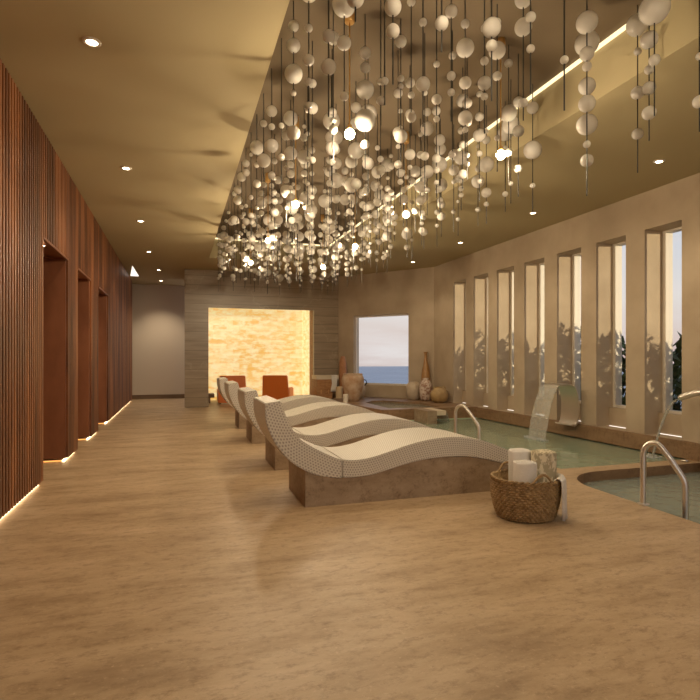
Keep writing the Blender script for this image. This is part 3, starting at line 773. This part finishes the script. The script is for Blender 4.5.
# ------------------------------------------------------------------ pots on the ledge
def pot(name, x, y, prof, m, label, cat='vase', n=40, grp='clay pots on the ledge', part='body'):
    t = empty(name, (x, y, .25), label, cat, grp)
    MB().lathe(prof, n).build(part, m, t, smooth='all'); return t
def rim_part(t, r, z, m, th=.02, name='rim'):
    MB().tube([(r*cos(a), r*sin(a), z) for a in [2*PI*k/32 for k in range(33)]], th, 8, cap=False).build(name, m, t, smooth='all')
u = pot('clay_urn', 4.46, 13.48, [(0,0),(.15,.0),(.17,.02),(.215,.16),(.27,.36),(.30,.52),(.295,.62),(.262,.69),(.24,.71),(.225,.70),(.235,.66),(.25,.55),(.2,.2),(0,.05)], M['urn'], 'large mottled clay urn left of the sea window', 'urn')
rim_part(u, .245, .715, M['urn'], .022)
u = pot('clay_jug', 4.92, 14.35, [(0,0),(.11,0),(.16,.08),(.20,.22),(.19,.34),(.12,.44),(.085,.48),(.095,.51),(.08,.51),(.06,.47),(0,.4)], M['cream_clay'], 'pale jug with a dark handle half hidden behind the large urn', 'jug')
MB().tube([(.17*1, -.05, .36), (.225, -.06, .44), (.20, -.06, .52), (.13, -.04, .53), (.08, -.02, .49)], .014, 8).build('handle', M['black'], u, smooth='all')
pot('terracotta_vase', 4.655, 15.02, [(0,0),(.07,0),(.085,.05),(.105,.35),(.115,.75),(.105,1.0),(.075,1.13),(.055,1.17),(.06,1.2),(.045,1.2),(.04,1.15),(0,1.0)], M['terracotta'], 'tall slim terracotta vase standing behind the urn beside the stone wall')
u = pot('cream_pot', 6.17, 13.34, [(0,0),(.12,0),(.155,.04),(.195,.17),(.21,.30),(.19,.41),(.13,.485),(.085,.50),(.08,.475),(.1,.42),(0,.1)], M['cream_clay'], 'cream clay pot with a small spout, left one of the pots by the corner', 'pot')
MB().tube([(-.03,-.10,.50), (-.03,-.14,.47), (-.025,-.185,.40), (-.02,-.20,.34)], .022, 10).build('spout', M['cream_clay'], u, smooth='all')
u = pot('cracked_vase', 6.34, 12.93, [(0,0),(.10,0),(.14,.05),(.165,.18),(.185,.32),(.17,.44),(.12,.53),(.075,.57),(.085,.60),(.06,.60),(.05,.56),(0,.3)], M['cracked'], 'white and rust flaking vase between the cream pot and the ochre pot')
rim_part(u, .078, .602, M['cracked'], .010)
u = pot('bottle_vase', 6.50, 13.25, [(0,0),(.09,0),(.11,.05),(.118,.3),(.122,.6),(.118,.72),(.10,.84),(.07,.96),(.05,1.06),(.04,1.16),(.04,1.26),(.062,1.31),(.062,1.32),(.045,1.32),(.03,1.26),(0,1.0)], M['bottle'], 'tall honey brown bottle vase with a long neck in the room corner')
u = pot('gourd_pot', 6.43, 12.32, [(0,0),(.12,0),(.19,.05),(.225,.15),(.228,.22),(.20,.31),(.13,.375),(.07,.39),(.065,.375),(.08,.35),(0,.1)], M['gourd'], 'round squat ochre pot, rightmost of the pots by the corner', 'pot')
rim_part(u, .075, .392, M['gourd'], .014)
for a in (0, PI): MB().tube([(.09*cos(a),.09*sin(a),.385),(.13*cos(a),.13*sin(a),.415),(.165*cos(a),.165*sin(a),.385),(.175*cos(a),.175*sin(a),.345)], .013, 8).build('handle', M['gourd'], u, smooth='all')
def candle(x, y, r, h, m, label):
    t = empty('pillar_candle', (x, y, .25), label, 'candle', 'candles beside the urn')
    wx = MB().lathe([(0,0),(r,0),(r,h-.008),(r-.01,h),(r*.6,h-.01),(0,h-.014)], 28).build('wax', m, t, smooth=True)
    MB().tube([(0,0,h-.015),(0,0,h+.012)], .003, 6).build('wick', M['wick'], wx)
candle(4.40, 14.55, .098, .33, M['wax'], 'thick cream pillar candle beside the counter, left of the large urn')
candle(4.11, 13.02, .068, .22, M['wax_white'], 'small white pillar candle in front of the large urn')

# ------------------------------------------------------------------ counter with towels, alcove armchairs, bench
t = empty('wooden_counter', (3.83, 14.95, 0), 'honey wood counter with a thick white top against the stone wall', 'counter')
MB().box(0, .68, 0, .55, .775, .89, .006).build('counter_top', M['counter'], t)
MB().box(.03, .50, .04, .52, 0, .774, .004).build('cabinet_body', M['oak'], t)
for x in (.04, .27):
    dd = MB().box(x, x+.215, .022, .039, .03, .75, .003).build('door', M['oak'], t)
    MB().box(x+.10, x+.115, .008, .021, .35, .47, .002).build('handle', M['brass'], dd)
b = MB(); bm = b.bm; g = []
prof = [(.45,.895),(.2,.897),(.02,.897),(-.012,.885),(-.018,.80),(-.02,.65),(-.03,.52),(-.03,.42)]
for k in range(17):
    w_ = k/16; col_ = []
    for q, (yy, z) in enumerate(prof):
        pinch = 1-.25*math.exp(-((q-5)**2)/1.5); fx = (w_-.5)*.20*pinch
        col_.append(bm.verts.new((fx+.02*(q > 5)*(-1), yy-.012*abs(sin(w_*13))*(q > 2), z+(0 if q > 2 else .0))))
    g.append(col_)
for a, c in zip(g, g[1:]):
    for q in range(len(prof)-1): bm.faces.new((a[q], c[q], c[q+1], a[q+1]))
o = b.build('draped_towel', M['towel'], smooth='all'); md = o.modifiers.new('th', 'SOLIDIFY'); md.thickness = .012
o.location = (4.37, 14.95, 0); tag(o, 'white towel hanging over the front of the white counter top', 'towel')

def armchair(x, y, rz, label, lean):
    t = empty('leather_armchair', (x, y, 0), label, 'armchair', 'orange armchairs before the glowing wall', rz)
    def shell(w0, w1, y0, y1, z0, z1, th):      # leaning trapezoid back
        b = MB(); vs = []
        for yy, z, w_ in ((y0, z0, w0), (y1, z1, w1)):
            for sx_ in (-1, 1):
                for q in (0, th): vs.append(b.bm.verts.new((sx_*w_/2, yy+q, z)))
        bmesh.ops.convex_hull(b.bm, input=b.bm.verts)
        bmesh.ops.bevel(b.bm, geom=[e_ for e_ in b.bm.edges if e_.calc_face_angle(0) > .5], offset=.02, segments=3, affect='EDGES')
        return b
    shell(.86, .78, .0, -lean, .03, .86, .10).build('back_shell', M['orange'], t, smooth=True)
    MB().box(-.29, .29, .09, .70, .20, .43, .04).build('seat_cushion', M['orange'], t, smooth=True)
    MB().box(-.27, .27, .075, .19, .44, .80, .04).build('back_cushion', M['orange'], t, smooth=True)
    for sx_ in (-1, 1): MB().box(min(sx_*.30, sx_*.42), max(sx_*.30, sx_*.42), .06, .74, .04, .46, .03).build('armrest', M['orange'], t, smooth=True)
    for sx_ in (-1, 1):
        for yy in (.08, .68): MB().box(sx_*.36-.02, sx_*.36+.02, yy-.02, yy+.02, 0, .045).build('leg', M['black'], t)
    return t
armchair(1.59, 16.5, 0, 'orange leather armchair on the left, seen from behind the lounger heads', .0)
armchair(2.90, 16.45, math.radians(-24), 'orange leather armchair on the right, turned a little with one arm showing', .10)
t = empty('low_bench', (.72, 16.9, 0), 'low brown bench end showing beside the left stone pillar', 'bench')
MB().box(0, .36, 0, .5, .17, .29, .006).build('bench_top', M['skirt'], t)
MB().box(.02, .07, .02, .48, 0, .169).build('leg', M['skirt'], t); MB().box(.20, .24, .02, .48, 0, .169).build('leg', M['skirt'], t)

# ------------------------------------------------------------------ outside: ground, sea, palms
struct(MB().box(7.32, 16, -14, 13, -.6, -.3), 'ground', M['soil'])
sb = MB(); sb.box(-700, 2600, 60, 1850, -31, -30); so = struct(sb, 'sea_surface', M['sea'])
random.seed(3)
def frond(b, az, ln, lift, droop):
    P = []
    for k in range(13):
        u = k/12; r = ln*u*(1-.12*u); z = lift*ln*u - droop*ln*u*u
        P.append(Vector((r*cos(az), r*sin(az), z)))
    side = Vector((-sin(az), cos(az), 0))
    for k in range(1, 13):
        for h in (0, .5):
            p = P[k] if h == 0 else (P[k]+P[k-1])/2
            d = (P[k]-P[k-1]).normalized(); ll = ln*.34*sin(PI*min(.98, (k-h)/12*.9+.12))
            for s_ in (-1, 1):
                tip = p + side*s_*ll*.8 + d*ll*.55 - Vector((0,0,ll*.25)); w_ = d*.028
                f = [b.bm.verts.new(q) for q in (p-w_*.5, p+w_*.5, (p+tip)/2+w_*.6, tip, (p+tip)/2-w_*.6)]
                b.bm.faces.new((f[0], f[1], f[2], f[3], f[4]))
def palm(h, ln, n):
    t = bpy.data.objects.new('palm_tree', None); COL.objects.link(t)
    MB().lathe([(0,0),(.14,0),(.10,.2),(.09,h*.6),(.11,h-.05),(.07,h+.05),(0,h+.08)], 14).build('trunk', M['trunk'], t, smooth='all')
    b = MB()
    for i in range(n):
        a = 2*PI*i/n*2.4+random.uniform(-.2,.2); u = i/n
        frond(b, a, ln*random.uniform(.85,1.1), .15+1.15*u, .75)
    bmesh.ops.translate(b.bm, verts=b.bm.verts, vec=(0,0,h)); b.build('fronds', M['leaf'], t)
    return t
pa = palm(.95, 1.0, 30)
spots = [(9.9,8.9,1.05),(10.1,11.2,1.0),(9.9,6.6,.86),(9.9,4.3,.86),(9.9,2.0,.9),(9.9,-.3,1.35),(9.9,-2.9,1.35),(9.9,-5.5,1.35)]  # last three stand out of view, enlarged to block low sun
for i, (x, y, sc) in enumerate(spots):
    t = pa if i == 0 else copy_tree(pa)
    t.location = (x, y, -.3); t.rotation_euler = (0,0,i*1.3); t.scale = (sc,)*3
    lb = 'short bushy palm outside the slot windows, framed by the nearest slot' if i == 0 else ('short bushy palm outside, framed by the second nearest slot' if i == 1 else 'bushy palm in the planted row outside, shading the slot windows')
    tag(t, lb, 'palm', 'palms outside the slot windows')
b = MB()
for i in range(9000):
    x = random.uniform(8.0, 8.6); y = random.uniform(-8, 12.8); z = -.3 + random.random()**.85*(2.08+.22*sin(y*2.3)+.15*sin(y*5.1)+(.9 if y < 2.2 else 0))
    q = Matrix.Translation((x, y, z)) @ Matrix.Rotation(random.uniform(0, 6.28), 4, 'Z') @ Matrix.Rotation(random.uniform(-1.2, 1.2), 4, 'X')
    s_ = random.uniform(.13, .26)
    f = [b.bm.verts.new(q @ Vector(p)) for p in ((-s_*.3,0,0),(0,-s_*.8,.01),(s_*.3,0,0),(0,s_*.8,-.01))]; b.bm.faces.new(f)
tag(b.build('hedge', M['leaf']), 'dark leafy planting under the palms outside the slot windows', 'hedge', kind='stuff')
